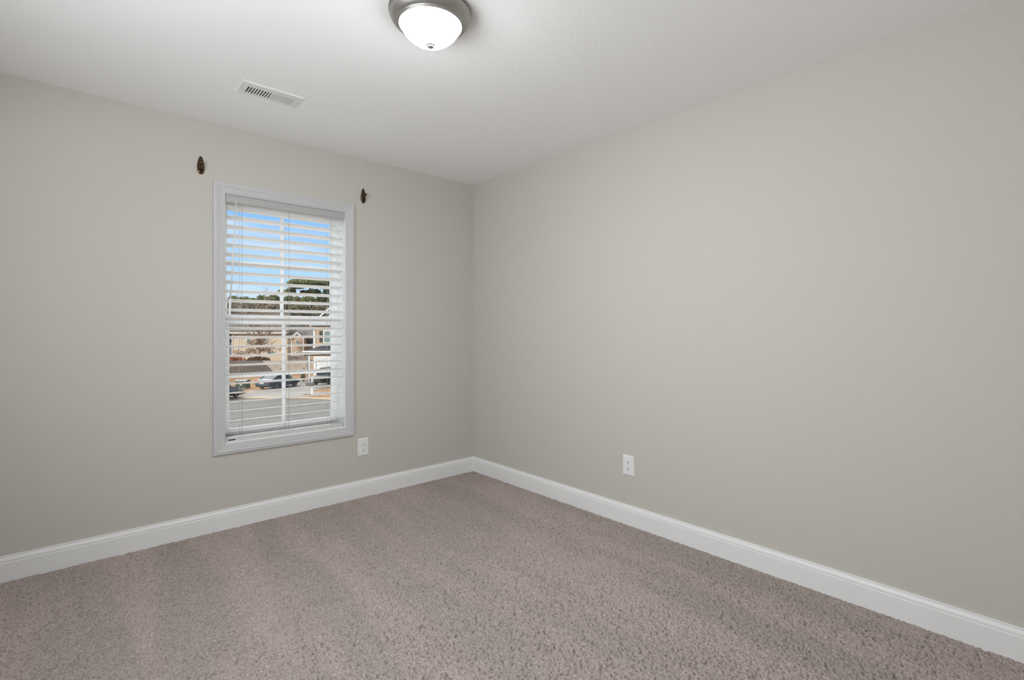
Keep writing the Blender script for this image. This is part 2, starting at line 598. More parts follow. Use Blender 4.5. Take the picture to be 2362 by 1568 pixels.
lower = sash('lower_sash', .110, .138, WX0 + .012, WX1 - .012, WZ0 + .012, ZM + .004, .036, .030, .052)
upper = sash('upper_sash', .148, .178, WX0 + .013, WX1 - .013, ZM - .012, WZ1 - .013, .031, .040, .031)
m_ = MB(WO).box(WX0 + .02, WX1 - .03, .090, .111, .556, .566).box(WX0 + .03, WX1 - .038, .096, .111, .547, .556)
m_.build('lift_rail', 'vinyl', lower, bevel=.002)
for xo in (-.17, .175):
    xc = (WX0 + WX1) / 2 + xo
    m_ = MB(WO).box(xc - .032, xc + .032, .114, .134, ZM + .004, ZM + .010)
    m_.box(xc - .008, xc + .008, .116, .130, ZM + .010, ZM + .017)
    m_.tube([(xc, .123, ZM + .017), (xc + .02, .112, ZM + .017), (xc + .036, .106, ZM + .016)], [.006, .0045, .0035], 8)
    m_.build('sash_lock', 'vinyl', win, bevel=.0012)

# ================================================================== THE BLIND
bl = empty('window_blind', ((WX0 + WX1) / 2, .05, WZ1 - .010))
tag(bl, 'white horizontal slat blind, open, hanging inside the white window frame', 'blind')
BO = bl.location
bx0, bx1 = WX0 + .010, WX1 - .010
MB(BO).box(bx0, bx1, -.001, .010, WZ1 - .0565, WZ1 - .011).build('valance', 'fascia', bl, bevel=.002)
MB(BO).box(bx0 + .002, bx1 - .002, .022, .076, WZ1 - .050, WZ1 - .009).build('headrail', 'slat', bl, bevel=.002)
NS = 25
zs = [1.9560 - k * .05715 for k in range(NS)]
tilt = math.radians(13)
slat_me = None
for k, z in enumerate(zs):
    if slat_me is None:
        m_ = MB()
        L = (bx1 - bx0) / 2 - .004
        cs = []
        for i in range(9):
            a = -.0315 + .063 * i / 8
            cs.append((a, .0014 * (1 - (a / .0315) ** 2)))
        ring = [(a, c + .0014) for a, c in cs] + [(a, c - .0014) for a, c in reversed(cs)]
        R_ = Matrix.Rotation(-tilt, 3, 'X')
        m_.ring_loft([[R_ @ Vector((sx, a, c)) for a, c in ring] for sx in (-L, L)])
        s0 = m_.build('slat', 'slat', bl)
        slat_me = s0
        s_o = s0
    else:
        s_o = slat_me.copy()
        C.objects.link(s_o)
        s_o.parent = bl
    s_o.location = Vector((0, 0, z - BO.z))
br = MB(BO).box(bx0 + .002, bx1 - .002, .022, .078, .5130, .5435).build('bottom_rail', 'rail', bl, bevel=.003)
m_ = MB(BO).box(bx0 + .012, bx0 + .062, .0212, .0222, .5200, .5370)
m_.build('rail_label', 'plastic', br, label='pale sticker on the bottom rail')
MB(BO).box(bx0 + .016, bx0 + .058, .0205, .0213, .5240, .5330).build('label_print', 'label_black', br, label='black printed strip on the sticker')
xmid = (WX0 + WX1) / 2
for xc in (xmid - .2795, xmid, xmid + .2800):
    for yy in (.0172, .0828):
        MB(BO).tube([(xc, yy, .542), (xc, yy, WZ1 - .050)], .0009, 6).build('ladder_cord', 'cord', bl)
w0, w1 = Vector((-1.828, -.006, 1.985)), Vector((-1.866, -.010, 1.285))
m_ = MB(BO).tube([w0 + Vector((0, .012, .03)), w0 + Vector((0, .004, .012)), w0], .0016, 6)
m_.tube([w0, w0.lerp(w1, .84)], .0042, 8)
wd = m_.build('tilt_wand', 'plastic', bl)
MB(BO).tube([w0.lerp(w1, .84), w0.lerp(w1, .86), w0.lerp(w1, .985), w1], [.0045, .0072, .0078, .006], 12).build('wand_grip', 'plastic', wd)

# ================================================================== CURTAIN ROD BRACKETS
def make_bracket(x, z):
    root = empty('curtain_rod_bracket', (x, 0, z))
    hw = []
    for i in range(33):                     # teardrop outline, local (x, z)
        a = 2 * PI * i / 32
        cz = math.cos(a)
        wv = .0235 - .0110 * (cz + 1) / 2
        sn = math.sin(a)
        hw.append((math.copysign(abs(sn) ** .8, sn) * wv, cz * .053))
    hw = hw[:-1]
    m = MB()
    rings = []
    for sc, y in ((1.0, 0.0), (1.0, -.0025), (.93, -.0045), (.80, -.0050), (.72, -.0072), (.55, -.0085), (.25, -.0092)):
        rings.append([(px * sc, y, pz * sc if sc > .9 else pz * sc) for px, pz in hw])
    m.ring_loft(rings, True, True, True)
    m.build('back_plate', 'bronze', root)
    m = MB()
    ring = []
    for i in range(17):
        a = 2 * PI * i / 16
        ring.append((math.cos(a) * .0115, -.011, -.028 + math.sin(a) * .0115))
    m.tube(ring, .0030, 8)
    m.build('socket_ring', 'bronze', root)
    m = MB()
    m.tube([(0, -.006, -.028), (0, -.018, -.027), (0, -.028, -.020), (0, -.031, -.008), (0, -.030, .002)],
           [.0075, .0068, .0062, .0062, .0066], 12)
    m.tube([(-.0095, -.030, .006), (-.0085, -.030, .006), (.0085, -.030, .006), (.0095, -.030, .006)], [.006, .0098, .0098, .006], 16)
    m.build('hook', 'bronze', root)
    return root


b1 = make_bracket(-2.0145, 2.174)
tag(b1, 'bronze curtain rod bracket on the wall above the left corner of the window', 'bracket', 'curtain rod brackets')
b2 = copy_tree(b1)
b2.location = (-1.0010, 0, 2.1715)
tag(b2, 'bronze curtain rod bracket on the wall above the right corner of the window', 'bracket', 'curtain rod brackets')

# ================================================================== OUTLETS
def make_outlet():
    """local: plate in the xz plane, facing -y"""
    root = empty('electrical_outlet')
    m = MB()
    W2, H2 = .0405, .0620
    rings = []
    for ins, y in ((0, 0), (0, -.0025), (.0025, -.0045), (.006, -.0055)):
        pts = []
        rc = .004
        for cx, cz, a0 in ((1, 1, 0), (-1, 1, 90), (-1, -1, 180), (1, -1, 270)):
            for k in range(4):
                a = math.radians(a0 + 30 * k)
                pts.append((cx * (W2 - ins - rc) + rc * math.cos(a), y, cz * (H2 - ins - rc) + rc * math.sin(a)))
        rings.append(pts)
    m.ring_loft(rings)
    m.build('cover_plate', 'plastic', root)
    for cz in (.0195, -.0195):
        m = MB()
        rings = []
        for sc, y in ((1, -.005), (1, -.0068), (.95, -.0074)):
            pts = []
            for k in range(32):
                a = 2 * PI * k / 32
                pts.append((max(-.0172, min(.0172, .0195 * math.cos(a))) * sc, y, cz + max(-.0145, min(.0145, .0175 * math.sin(a))) * sc))
            rings.append(pts)
        m.ring_loft(rings)
        rc = m.build('receptacle', 'plastic', root)
        for sx, hh in ((-.0064, .0040), (.0064, .0034)):
            MB().box(sx - .0013, sx + .0013, -.0078, -.0070, cz + .0035 - hh, cz + .0035 + hh).build('slot', 'slot', rc)
        MB().tube([(0, -.0070, cz - .0080), (0, -.0078, cz - .0080)], .0027, 12).build('ground_hole', 'slot', rc)
    MB().tube([(0, -.005, 0), (0, -.0066, 0)], [.0034, .0028], 12).build('screw', 'plastic', root)
    return root


o1 = make_outlet()
o1.location = (-1.0015, 0, .3570)
tag(o1, 'white duplex outlet on the window wall, right of the window and near the baseboard', 'outlet', 'white wall outlets')
o2 = copy_tree(o1)
o2.location = (0, -1.5845, .3640)
o2.rotation_euler = (0, 0, -PI / 2)
tag(o2, 'white duplex outlet low on the bare right wall', 'outlet', 'white wall outlets')

# ================================================================== CEILING LAMP
LC = Vector((-1.5545, -1.7660, H))
lamp = empty('ceiling_light', LC)
tag(lamp, 'flush round ceiling light with brushed nickel rim and lit white glass bowl', 'ceiling light')
m_ = MB().lathe([(0, 0), (.1560, 0), (.1590, -.002), (.1590, -.0065), (.1565, -.0085)])
m_.build('mounting_plate', 'nickel', lamp)
MB().lathe([(.1565, -.0080), (.1580, -.0090), (.1580, -.0125), (.1560, -.0135)]).build('gap_ring', 'gap', lamp, label='thin black gap round the rim')  # dark ring stands in for the shaded gap above the rim
m_ = MB().lathe([(.1540, -.0120), (.1575, -.0128), (.1580, -.0160), (.1555, -.0195), (.1535, -.0205), (.1545, -.0225), (.1535, -.0260), (.1500, -.0330),
                 (.1450, -.0400), (.1390, -.0460), (.1325, -.0500), (.1290, -.0515), (.1284, -.0535), (.1276, -.0550), (.1262, -.0552), (.1256, -.0535), (.1244, -.0535), (.1240, -.0565),
                 (.1228, -.0580), (.1212, -.0575), (.1205, -.0555), (.1205, -.0400)])
m_.build('rim', 'nickel', lamp)
a_, hgt, ztop = .1195, .0790, -.0520
Rr = (a_ ** 2 + hgt ** 2) / (2 * hgt)
prof = [(a_, ztop + .010), (a_, ztop)]
amax = math.asin(min(1, a_ / Rr))
for k in range(1, 19):
    an = amax * (1 - k / 18)
    # slightly fuller than a plain sphere cap, like a pressed glass bowl
    rr = Rr * math.sin(an)
    zz = ztop - hgt + Rr * (1 - math.cos(an))
    fl = 1 + .02 * math.sin(PI * k / 18)
    prof.append((rr * fl, zz))
prof[-1] = (0, prof[-1][1])
bowl = MB().lathe(prof).build('glass_bowl', 'bowl', lamp)
zb = ztop - hgt
m_ = MB().lathe([(.0, zb + .006), (.0165, zb + .004), (.0178, zb + .001), (.0172, zb - .0015), (.0150, zb - .003), (.0130, zb - .004), (.0128, zb - .0055), (.0132, zb - .0070),
                 (.0105, zb - .0095), (.0055, zb - .0115), (0, zb - .0120)], seg=24)
m_.build('finial', 'nickel', lamp)

# ================================================================== CEILING REGISTER
rg = empty('air_register', ((VX0 + VX1) / 2, (VY0 + VY1) / 2, H))
tag(rg, 'white steel air supply register on the ceiling in front of the window wall', 'air vent')
RO = rg.location
m_ = MB(RO)
zf0, zf1 = H - .0065, H - .0005
sx0 = [VX0 + .0390 + k * .01315 for k in range(9)]
sx1 = [VX0 + .1610 + k * .01225 for k in range(9)]
ys0, ys1 = VY0 + .046, VY1 - .026
sw = .0082
xs = sorted(sx0 + sx1)
m_.box(VX0 + .006, VX1 - .006, VY0 + .006, ys0, zf0, zf1).box(VX0 + .006, VX1 - .006, ys1, VY1 - .006, zf0, zf1)
prev = VX0 + .006
for x in xs:
    m_.box(prev, x, ys0, ys1, zf0, zf1)
    prev = x + sw
m_.box(prev, VX1 - .006, ys0, ys1, zf0, zf1)
frame_pts = []
for ox, z in ((.006, zf0), (.0, H - .0015), (.0, H), (.006, H)):
    frame_pts.append([(VX0 + ox, VY0 + ox, z), (VX1 - ox, VY0 + ox, z), (VX1 - ox, VY1 - ox, z), (VX0 + ox, VY1 - ox, z)])
m_.ring_loft(frame_pts, True, False)
m_.build('face_plate', 'steel_white', rg)
m_ = MB(RO)
for xl, sgn in ((sx0, 1), (sx1, -1)):
    for x in xl:
        a0 = x if sgn > 0 else x + sw
        z0, z1 = zf1 - .004, zf1 + .012
        d = .004 if sgn > 0 else -.011
        m_.ring_loft([[(a0 - .0004, y, z0), (a0 + .0004, y, z0), (a0 + d + .0004, y, z1), (a0 + d - .0004, y, z1)] for y in (ys0, ys1)])
m_.build('louvers', 'steel_white', rg)
m_ = MB(RO)
dz0, dz1 = H + .002, H + .16
m_.box(hx0, hx0 + .003, hy0, hy1, dz0, dz1).box(hx1 - .003, hx1, hy0, hy1, dz0, dz1)
m_.box(hx0 + .003, hx1 - .003, hy0, hy0 + .003, dz0, dz1).box(hx0 + .003, hx1 - .003, hy1 - .003, hy1, dz0, dz1)
m_.box(hx0, hx1, hy0, hy1, dz1, dz1 + .003)
m_.build('duct_boot', 'duct', rg, label='dark duct behind the slots')
for x in (VX0 + .0135, VX1 - .0155):
    MB(RO).tube([(x, (VY0 + VY1) / 2, zf0 + .001), (x, (VY0 + VY1) / 2, zf0 - .0015)], [.0038, .003], 10).build('screw', 'screw', rg)
m_ = MB(RO).box(VX0 + .0290, VX0 + .0315, -.640, -.606, zf0 - .0004, zf0 + .002)
m_.build('lever_slot', 'slot', rg)
m_ = MB(RO).box(VX0 + .0265, VX0 + .0295, -.640, -.628, zf0 - .012, zf0 + .001)
m_.build('damper_lever', 'steel_white', rg, bevel=.0006)

# ================================================================== OUTSIDE
# the street beyond the window: local frame with x to the right, y away from the camera's side of the street
G = CAM.z - 6.0                     # level of the ground outside
random.seed(11)


def ux(px, D):
    return (px - 1181) / F * D


def zy(py, D):
    return 6.0 - (py - 757.5) / F * D


def ext(name, u, v, rot=0.0, z=0.0):
    p = CAM + RGT * u + FWD * v
    return empty(name, (p.x, p.y, G + z), AZ + rot)


MT['lawn'] = mat('dormant lawn', (0.155, 0.088, 0.042), 0.95, spec=0.1, noise=(0.9, 0.22))
MT['asphalt'] = mat('asphalt', (0.059, 0.055, 0.051), 0.9, spec=0.2, noise=(0.5, 0.12))
MT['concrete'] = mat('concrete', (0.125, 0.117, 0.106), 0.9, spec=0.2, noise=(0.8, 0.1))
MT['curb'] = mat('curb', (0.195, 0.150, 0.100), 0.9, spec=0.2, noise=(1.2, 0.12))
MT['siding_beige'] = siding_mat('beige siding', (0.48, 0.405, 0.315), 0.16)
MT['siding_tan'] = siding_mat('tan siding', (0.41, 0.295, 0.205), 0.16, dark=0.7)
MT['siding_brown'] = siding_mat('brown siding', (0.33, 0.245, 0.175), 0.16)
MT['siding_cream'] = siding_mat('cream shingle siding', (0.50, 0.44, 0.30), 0.2)
MT['siding_shade'] = siding_mat('siding in shade tone', (0.10, 0.12, 0.16), 0.16)  # shade of the set-back wing is put into this colour
MT['roof_brown'] = mat('brown shingles', (0.095, 0.082, 0.073), 0.9, spec=0.1, noise=(3, 0.2))
MT['roof_grey'] = mat('grey shingles', (0.075, 0.069, 0.064), 0.9, spec=0.1, noise=(3, 0.2))
MT['roof_dark'] = mat('charcoal shingles', (0.030, 0.032, 0.036), 0.9, spec=0.1, noise=(3, 0.25))
MT['ext_white'] = mat('white exterior trim', (0.66, 0.66, 0.65), 0.5)
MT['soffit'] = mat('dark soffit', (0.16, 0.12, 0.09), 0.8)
MT['house_pane'] = mat('green tinted pane', (0.17, 0.245, 0.225), 0.12, spec=0.8)
MT['shutter'] = mat('black shutter', (0.025, 0.025, 0.03), 0.6)
MT['porch_shade'] = mat('porch shade panel', (0.035, 0.035, 0.04), 0.8)
MT['fence_wood'] = mat('weathered fence boards', (0.345, 0.315, 0.285), 0.9, spec=0.1, noise=(2.2, 0.28, (6, 6, 0.6)))
MT['fence_far'] = mat('darker fence boards', (0.19, 0.172, 0.158), 0.9, spec=0.1, noise=(2.2, 0.25, (6, 6, 0.6)))
MT['iron'] = mat('black iron', (0.02, 0.02, 0.02), 0.6)
MT['car_blue'] = mat('blue grey car paint', (0.065, 0.092, 0.120), 0.4, metal=0.1, spec=0.3)
MT['car_black'] = mat('black car paint', (0.006, 0.007, 0.009), 0.4, spec=0.2)
MT['car_navy'] = mat('navy car paint', (0.005, 0.007, 0.014), 0.85, spec=0.03)
MT['car_glass'] = mat('dark car glass', (0.010, 0.016, 0.021), 0.25, spec=0.12)
MT['tyre'] = mat('tyre rubber', (0.015, 0.015, 0.015), 0.85)
MT['alloy'] = mat('alloy wheel', (0.12, 0.12, 0.13), 0.4, 0.8)
MT['tail_red'] = mat('red lamp lens', (0.62, 0.03, 0.035), 0.15, spec=0.8)
MT['lamp_clear'] = mat('clear lamp lens', (0.75, 0.78, 0.8), 0.1, spec=0.9)
MT['plate_white'] = mat('number plate', (0.45, 0.46, 0.48), 0.4)
MT['box_green'] = mat('green utility steel', (0.030, 0.050, 0.034), 0.5)
MT['box_grey'] = mat('grey mailbox', (0.09, 0.088, 0.086), 0.6)
MT['bark_grey'] = mat('pale bark', (0.24, 0.185, 0.145), 0.9)
MT['bark_dark'] = mat('dark bark', (0.10, 0.075, 0.06), 0.9)
MT['twig'] = mat('winter twigs', (0.33, 0.265, 0.20), 0.9)


def leaf_mat(name, a, b_):
    m = mat(name, a, 0.75, spec=0.2)
    t = m.node_tree
    bs = t.nodes['Principled BSDF']
    ge = t.nodes.new('ShaderNodeNewGeometry')
    r = t.nodes.new('ShaderNodeValToRGB')
    r.color_ramp.elements[0].color = (*a, 1)
    r.color_ramp.elements[1].color = (*b_, 1)
    t.links.new(ge.outputs['Random Per Island'], r.inputs[0])
    t.links.new(r.outputs[0], bs.inputs['Base Color'])
    return m


MT['leaf_green'] = leaf_mat('evergreen leaves', (0.060, 0.082, 0.036), (0.28, 0.30, 0.125))
MT['leaf_olive'] = leaf_mat('olive leaves', (0.11, 0.095, 0.065), (0.33, 0.28, 0.20))
MT['leaf_brown'] = leaf_mat('dead brown leaves', (0.085, 0.045, 0.027), (0.22, 0.125, 0.075))
MT['leaf_red'] = leaf_mat('rusty red leaves', (0.22, 0.06, 0.025), (0.50, 0.19, 0.07))
MT['leaf_shrub'] = leaf_mat('dark shrub leaves', (0.045, 0.05, 0.025), (0.15, 0.15, 0.07))


# --- ground
def slab(name, pts, z0, z1, m, kind='structure'):
    mb = MB()
    mb.prism([(p[0], p[1]) for p in pts], z0, z1)
    o = mb.build(name, m, kind=kind)
    o.location = (CAM.x, CAM.y, G)
    o.rotation_euler = (0, 0, AZ)
    return o


def gp(px, py):
    D = 6.0 * F / (py - 757.5)
    return (ux(px, D), D)


slab('lawn', [(-130, 6), (70, 6), (110, 190), (-170, 190)], -.4, 0.0, 'lawn')
slab('street', [(-60, 24), (20, 24), gp(1500, 931), gp(1000, 927), gp(765, 923), gp(700, 920), gp(600, 919.5), gp(520, 919.5), gp(300, 919.5)], -.2, .012, 'asphalt')
curb_near = [gp(300, 919.5), gp(520, 919.5), gp(600, 919.5), gp(700, 920), gp(765, 923), gp(1000, 927)]
curb_far = [gp(1000, 922), gp(765, 918.5), gp(700, 916), gp(600, 915.5), gp(520, 915.5), gp(300, 915.5)]
slab('curb', curb_near + curb_far, -.2, .05, 'curb')
slab('driveway', [gp(556, 915.6), gp(690, 915.8), gp(706, 908), gp(740, 897), gp(800, 888), gp(860, 875), (ux(790, 57), 56.9), (ux(700, 57), 56.9), gp(690, 872), gp(640, 880),
                  gp(612, 903), gp(575, 906), gp(556, 911)], -.2, .03, 'concrete')
slab('pavement', [gp(690, 909.5), gp(900, 912), gp(900, 906), gp(700, 904.5)], -.2, .035, 'concrete')


# --- house parts
def h_window(root, x0, x1, z0, z1, y, wide=False, grid=False, t=.09):
    m = MB()
    m.box(x0 - t, x0, y - .06, y + .05, z0 - t, z1 + t).box(x1, x1 + t, y - .06, y + .05, z0 - t, z1 + t)
    m.box(x0, x1, y - .06, y + .05, z1, z1 + t).box(x0, x1, y - .06, y + .05, z0 - t, z0)
    xm, zm = (x0 + x1) / 2, (z0 + z1) / 2
    if wide:
        m.box(xm - .035, xm + .035, y - .05, y + .03, z0, z1)
    else:
        m.box(x0, x1, y - .05, y + .03, zm - .035, zm + .035)
    if grid:
        m.box(xm - .03, xm + .03, y - .045, y + .03, z0, zm - .035).box(xm - .03, xm + .03, y - .045, y + .03, zm + .035, z1)
    wd_ = m.build('window', 'ext_white', root)
    MB().box(x0, x1, y - .02, y + .02, z0, z1).build('pane', 'house_pane', wd_)
    return wd_


def roof_gable_u(root, name, x0, x1, y0, y1, ze, zr, m, t=.18):
    """ridge along x"""
    ym = (y0 + y1) / 2
    mb = MB()
    poly = [(y0, ze), (ym, zr), (y1, ze), (y1, ze - t), (ym, zr - t), (y0, ze - t)]
    mb.prism(poly, x0, x1, 'x')
    return mb.build(name, m, root)


def roof_gable_v(root, name, x0, x1, y0, y1, ze, zr, m, t=.18):
    """ridge along y"""
    xm = (x0 + x1) / 2
    mb = MB()
    poly = [(x0, ze), (xm, zr), (x1, ze), (x1, ze - t), (xm, zr - t), (x0, ze - t)]
    mb.prism(poly, y0, y1, 'y')
    return mb.build(name, m, root)


# house behind the fence, left of the window's middle bar
hv = 84.0
h1 = ext('house', -42.0, hv)
tag(h1, 'wide beige two-storey house with brown roof behind the dead-leaved tree', 'house', 'houses across the street')
X = lambda px, D=hv: ux(px, D) + 42.0
Z = lambda py, D=hv: zy(py, D)
MB().box(X(536), X(663), 0, 8.2, 0, Z(767)).build('wall', 'siding_beige', h1)
wing = MB().box(X(536) - 5.0, X(536), 1.8, 8.0, 0, Z(767)).build('side_wing', 'siding_shade', h1, label='wing at the left end, shade painted into its siding')
mb = MB()
rx0, rx1, ry0, ry1, rze, rzr = X(536) - 5.4, X(668), -.45, 8.6, Z(766.5), Z(723, 88.1)
rings = []
for dz_ in (0.0, -.18):
    q = [mb.bm.verts.new(p) for p in ((rx0, ry0, rze + dz_), (rx1, ry0, rze + dz_), (rx1, ry1, rze + dz_), (rx0, ry1, rze + dz_), (rx0 + 1.2, 4.1, rzr + dz_), (rx1 - 1.75, 4.1, rzr + dz_))]
    for f in ((0, 1, 5, 4), (1, 2, 5), (2, 3, 4, 5), (3, 0, 4)):
        mb.bm.faces.new([q[i] for i in f])
    rings.append(q)
for i in range(4):
    j = (i + 1) % 4
    mb.bm.faces.new((rings[0][i], rings[0][j], rings[1][j], rings[1][i]))
rf = mb.build('roof', 'roof_brown', h1)
MB().box(X(529), X(666), -.58, -.44, Z(769), Z(766.6)).build('gutter', 'ext_white', h1)
MB().box(X(535.2), X(537.2), -.10, .02, 0, Z(769)).build('downspout', 'ext_white', h1)
h_window(h1, X(607.5), X(613), Z(789), Z(773), 0)
h_window(h1, X(570), X(577), Z(789), Z(773), 0)
h_window(h1, X(618.5), X(634), Z(819), Z(810.5), 0, wide=True)
h_window(h1, X(559.5), X(565), Z(819), Z(809.5), 0, grid=True)
h_window(h1, X(529), X(532.5), Z(796), Z(784), 1.8)

# small gabled house in the middle distance
gv = 80.0
h2 = ext('house', -34.0, gv)
tag(h2, 'narrow tan gabled house with a grey roof, half hidden left of the white-garaged house', 'house', 'houses across the street')
X = lambda px, D=gv: ux(px, D) + 34.0
Z = lambda py, D=gv: zy(py, D)
MB().box(X(664), X(735), 1.2, 9.0, 0, Z(778, 81)).build('wall', 'siding_brown', h2)
gw = MB()
gw.prism([(X(672.5), 0), (X(700), 0), (X(700), Z(779)), (X(686.5), Z(769)), (X(672.5), Z(779))], 0, 1.4, 'y')
gw.build('gable_wall', 'siding_tan', h2)
roof_gable_u(h2, 'roof', X(660), X(739), .8, 9.4, Z(778.5, 81), Z(757, 85.1), 'roof_grey')
mb = MB()
apex, el, er = (X(686.7), Z(766.3)), (X(671), Z(780.5)), (X(702.4), Z(780.5))
mb.prism([el, apex, er, (er[0], er[1] - .16), (apex[0], apex[1] - .2), (el[0], el[1] - .16)], -.30, -.10, 'y')
rk = mb.build('rake_trim', 'ext_white', h2)
mb = MB()
mb.prism([(el[0], el[1] + .04), (apex[0], apex[1] + .05), (er[0], er[1] + .04), (er[0], er[1] - .1), (apex[0], apex[1] - .14), (el[0], el[1] - .1)], -.10, 4.6, 'y')
mb.build('gable_roof', 'roof_grey', h2)
MB().box(X(672), X(674), -.06, .05, 0, Z(780)).build('corner_board', 'ext_white', h2)
MB().box(X(699), X(701), -.06, .05, 0, Z(780)).build('corner_board', 'ext_white', h2)
h_window(h2, X(683.5), X(689.5), Z(797), Z(785.5), 0)
h_window(h2, X(683.5), X(689.5), Z(818), Z(810.5), 0)
MB().box(X(702), X(721), 1.12, 1.22, Z(796), Z(783.5)).build('porch_shade_panel', 'porch_shade', h2, label='flat dark panel in place of the shaded porch')  # flat panel, coloured dark where the porch lies in shade
MB().box(X(719.4), X(720.6), .9, 1.1, 0, Z(783)).build('porch_post', 'ext_white', h2)

# house with the garage at the right of the view
av, bv = 57.0, 62.0
h3 = ext('house', -20.0, av)
tag(h3, 'tan house with black shutters and a white garage door behind the black car', 'house', 'houses across the street')
XA = lambda px: ux(px, av) + 20.0
XB = lambda px: ux(px, bv) + 20.0
ZA = lambda py: zy(py, av)
ZB = lambda py: zy(py, bv)
dv = bv - av
xe = 7.5
MB().box(XB(724), xe, dv, dv + 11, 0, ZB(751)).build('wall', 'siding_tan', h3)
xm = (XB(721) + xe + .3) / 2
zr = ZB(745) + (xm - XB(721)) * .86
mb = MB()
mb.prism([(XB(724), ZB(751)), (xe, ZB(751)), (xe, ZB(748)), (xm, zr - .1), (XB(724), ZB(748))], dv + .12, dv + 11, 'y')
mb.build('gable_wall', 'siding_cream', h3)
roof_gable_v(h3, 'roof', XB(721), xe + .3, dv - .1, dv + 11.4, ZB(745), zr, 'roof_dark')
mb = MB()
a0, a1, a2 = (XB(719.5), ZB(745.5)), (xm, zr + .12), (xe + .45, ZB(748.5))
mb.prism([a0, a1, a2, (a2[0], a2[1] - .22), (a1[0], a1[1] - .26), (a0[0], a0[1] - .22)], dv - .34, dv - .1, 'y')
mb.build('rake_trim', 'ext_white', h3)
MB().box(XB(716), xe + .4, dv - .45, dv - .30, ZB(750.2), ZB(747)).build('gutter', 'ext_white', h3)
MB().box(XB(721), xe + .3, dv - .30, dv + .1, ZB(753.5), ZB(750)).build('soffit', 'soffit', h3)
MB().tube([(XB(717), dv - .38, ZB(749.5)), (XB(718), dv - .36, ZB(752)), (XB(724), dv - .10, ZB(757)), (XB(725), dv - .08, ZB(762))], .06, 8).build('downspout', 'ext_white', h3)
MB().box(XB(723), XB(727), dv - .05, dv + .05, ZA(812), ZB(751)).build('corner_board', 'ext_white', h3)
h_window(h3, XB(748.5), XB(762), ZB(789), ZB(764), dv, t=.13)
for p0, p1 in ((737, 744), (766, 773)):
    MB().box(XB(p0), XB(p1), dv - .05, dv + .02, ZB(789), ZB(763)).build('shutter', 'shutter', h3)
MB().box(XA(711), xe, 0, dv, 0, ZA(814)).build('garage_wall', 'siding_tan', h3)
mb = MB()
mb.prism([(-.45, ZA(809.5)), (dv, ZB(797)), (dv, ZB(797) - .2), (-.45, ZA(809.5) - .12)], XA(704), xe + .3, 'x')
mb.build('garage_roof', 'roof_dark', h3)
MB().box(XA(702), xe + .3, -.58, -.42, ZA(811.5), ZA(808.8)).build('garage_gutter', 'ext_white', h3)
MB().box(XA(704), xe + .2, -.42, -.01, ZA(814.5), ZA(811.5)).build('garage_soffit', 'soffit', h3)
MB().tube([(XA(707.5), -.5, ZA(811)), (XA(707.8), -.45, ZA(814)), (XA(710.5), -.08, ZA(818)), (XA(710.5), -.08, 0.05)], .05, 8).build('downspout', 'ext_white', h3)
MB().box(XA(711), XA(715.2), -.05, .03, 0, ZA(814)).build('corner_board', 'ext_white', h3)
gx0, gx1 = XA(729.5), XA(729.5) + 4.9
gt = ZA(827.5)
mb = MB()
mb.box(gx0 - .26, gx0, -.07, .03, 0, gt + .28).box(gx1, gx1 + .26, -.07, .03, 0, gt + .28).box(gx0, gx1, -.07, .03, gt, gt + .28)
mb.build('garage_door_frame', 'ext_white', h3)
mb = MB()
for k in range(4):
    mb.box(gx0, gx1, -.02, .02, gt / 4 * k + .015, gt / 4 * (k + 1) - .01)
gd = mb.build('garage_door', 'ext_white', h3)
for k in range(8):
    xk = gx0 + .25 + k * (.36 if k < 4 else .36) + (.28 if k > 3 else 0) - .02
    MB().box(xk, xk + .26, -.03, -.015, ZA(834.6), ZA(830.6)).build('pane', 'car_glass', gd)
MB().box(XA(718), XA(721), -.2, 0, ZA(834), ZA(829.5)).build('wall_lantern', 'iron', h3, bevel=.03)

# neighbouring house past the left edge of the window: its shade lies on the fence
h4 = ext('house', -40.5, 50.5)
tag(h4, 'neighbouring gabled house left of the street view, shading the fence', 'house', 'houses across the street')
MB().box(-5.5, 5.5, 0, 9.5, 0, 4.0).build('wall', 'siding_beige', h4)
mb = MB()
mb.prism([(-5.5, 3.9), (5.5, 3.9), (0, 9.3)], .1, 9.4, 'y')
mb.build('gable_wall', 'siding_beige', h4)
roof_gable_v(h4, 'roof', -5.9, 5.9, -.4, 9.9, 3.8, 9.6, 'roof_grey')


# --- fences
def fence(name, label, u0, u1, v, hgt, m, hinges=()):
    root = ext(name, u0, v)
    tag(root, label, 'fence', 'wooden fences across the street')
    n_ = int(round((u1 - u0) / 2.4))
    pw = (u1 - u0) / n_
    for k in range(n_):
        mb = MB()
        npk = 16
        s = pw / npk
        for i in range(npk):
            x0 = k * pw + i * s
            hh = hgt + random.uniform(-.025, .02)
            mb.box(x0 + .006, x0 + s - .006, random.uniform(-.006, .006), .022, .04, hh)
        mb.box(k * pw, (k + 1) * pw, .022, .06, .3, .39).box(k * pw, (k + 1) * pw, .022, .06, hgt - .35, hgt - .26)
        mb.build('fence_panel', m, root)
        MB().box(k * pw - .05, k * pw + .05, .06, .16, 0, hgt - .05).build('post', m, root)
    for px, py in hinges:
        x = ux(px, v) - u0
        z = zy(py, v)
        MB().box(x - .16, x + .16, -.03, -.008, z - .04, z + .04).build('strap_hinge', 'iron', root)
    return root


fence('wooden_fence', 'weathered grey picket fence behind the parked blue car, left part in shade', -44.0, -27.0, 66.0, zy(831.3, 66.0), 'fence_wood',
      ((649.5, 834.5), (649.5, 850), (701, 834), (701, 848.5)))
fence('wooden_fence', 'darker taller board fence showing above the grey picket fence beside the garage', ux(664, 75), ux(716, 75), 75.0, zy(821, 75.0), 'fence_far')


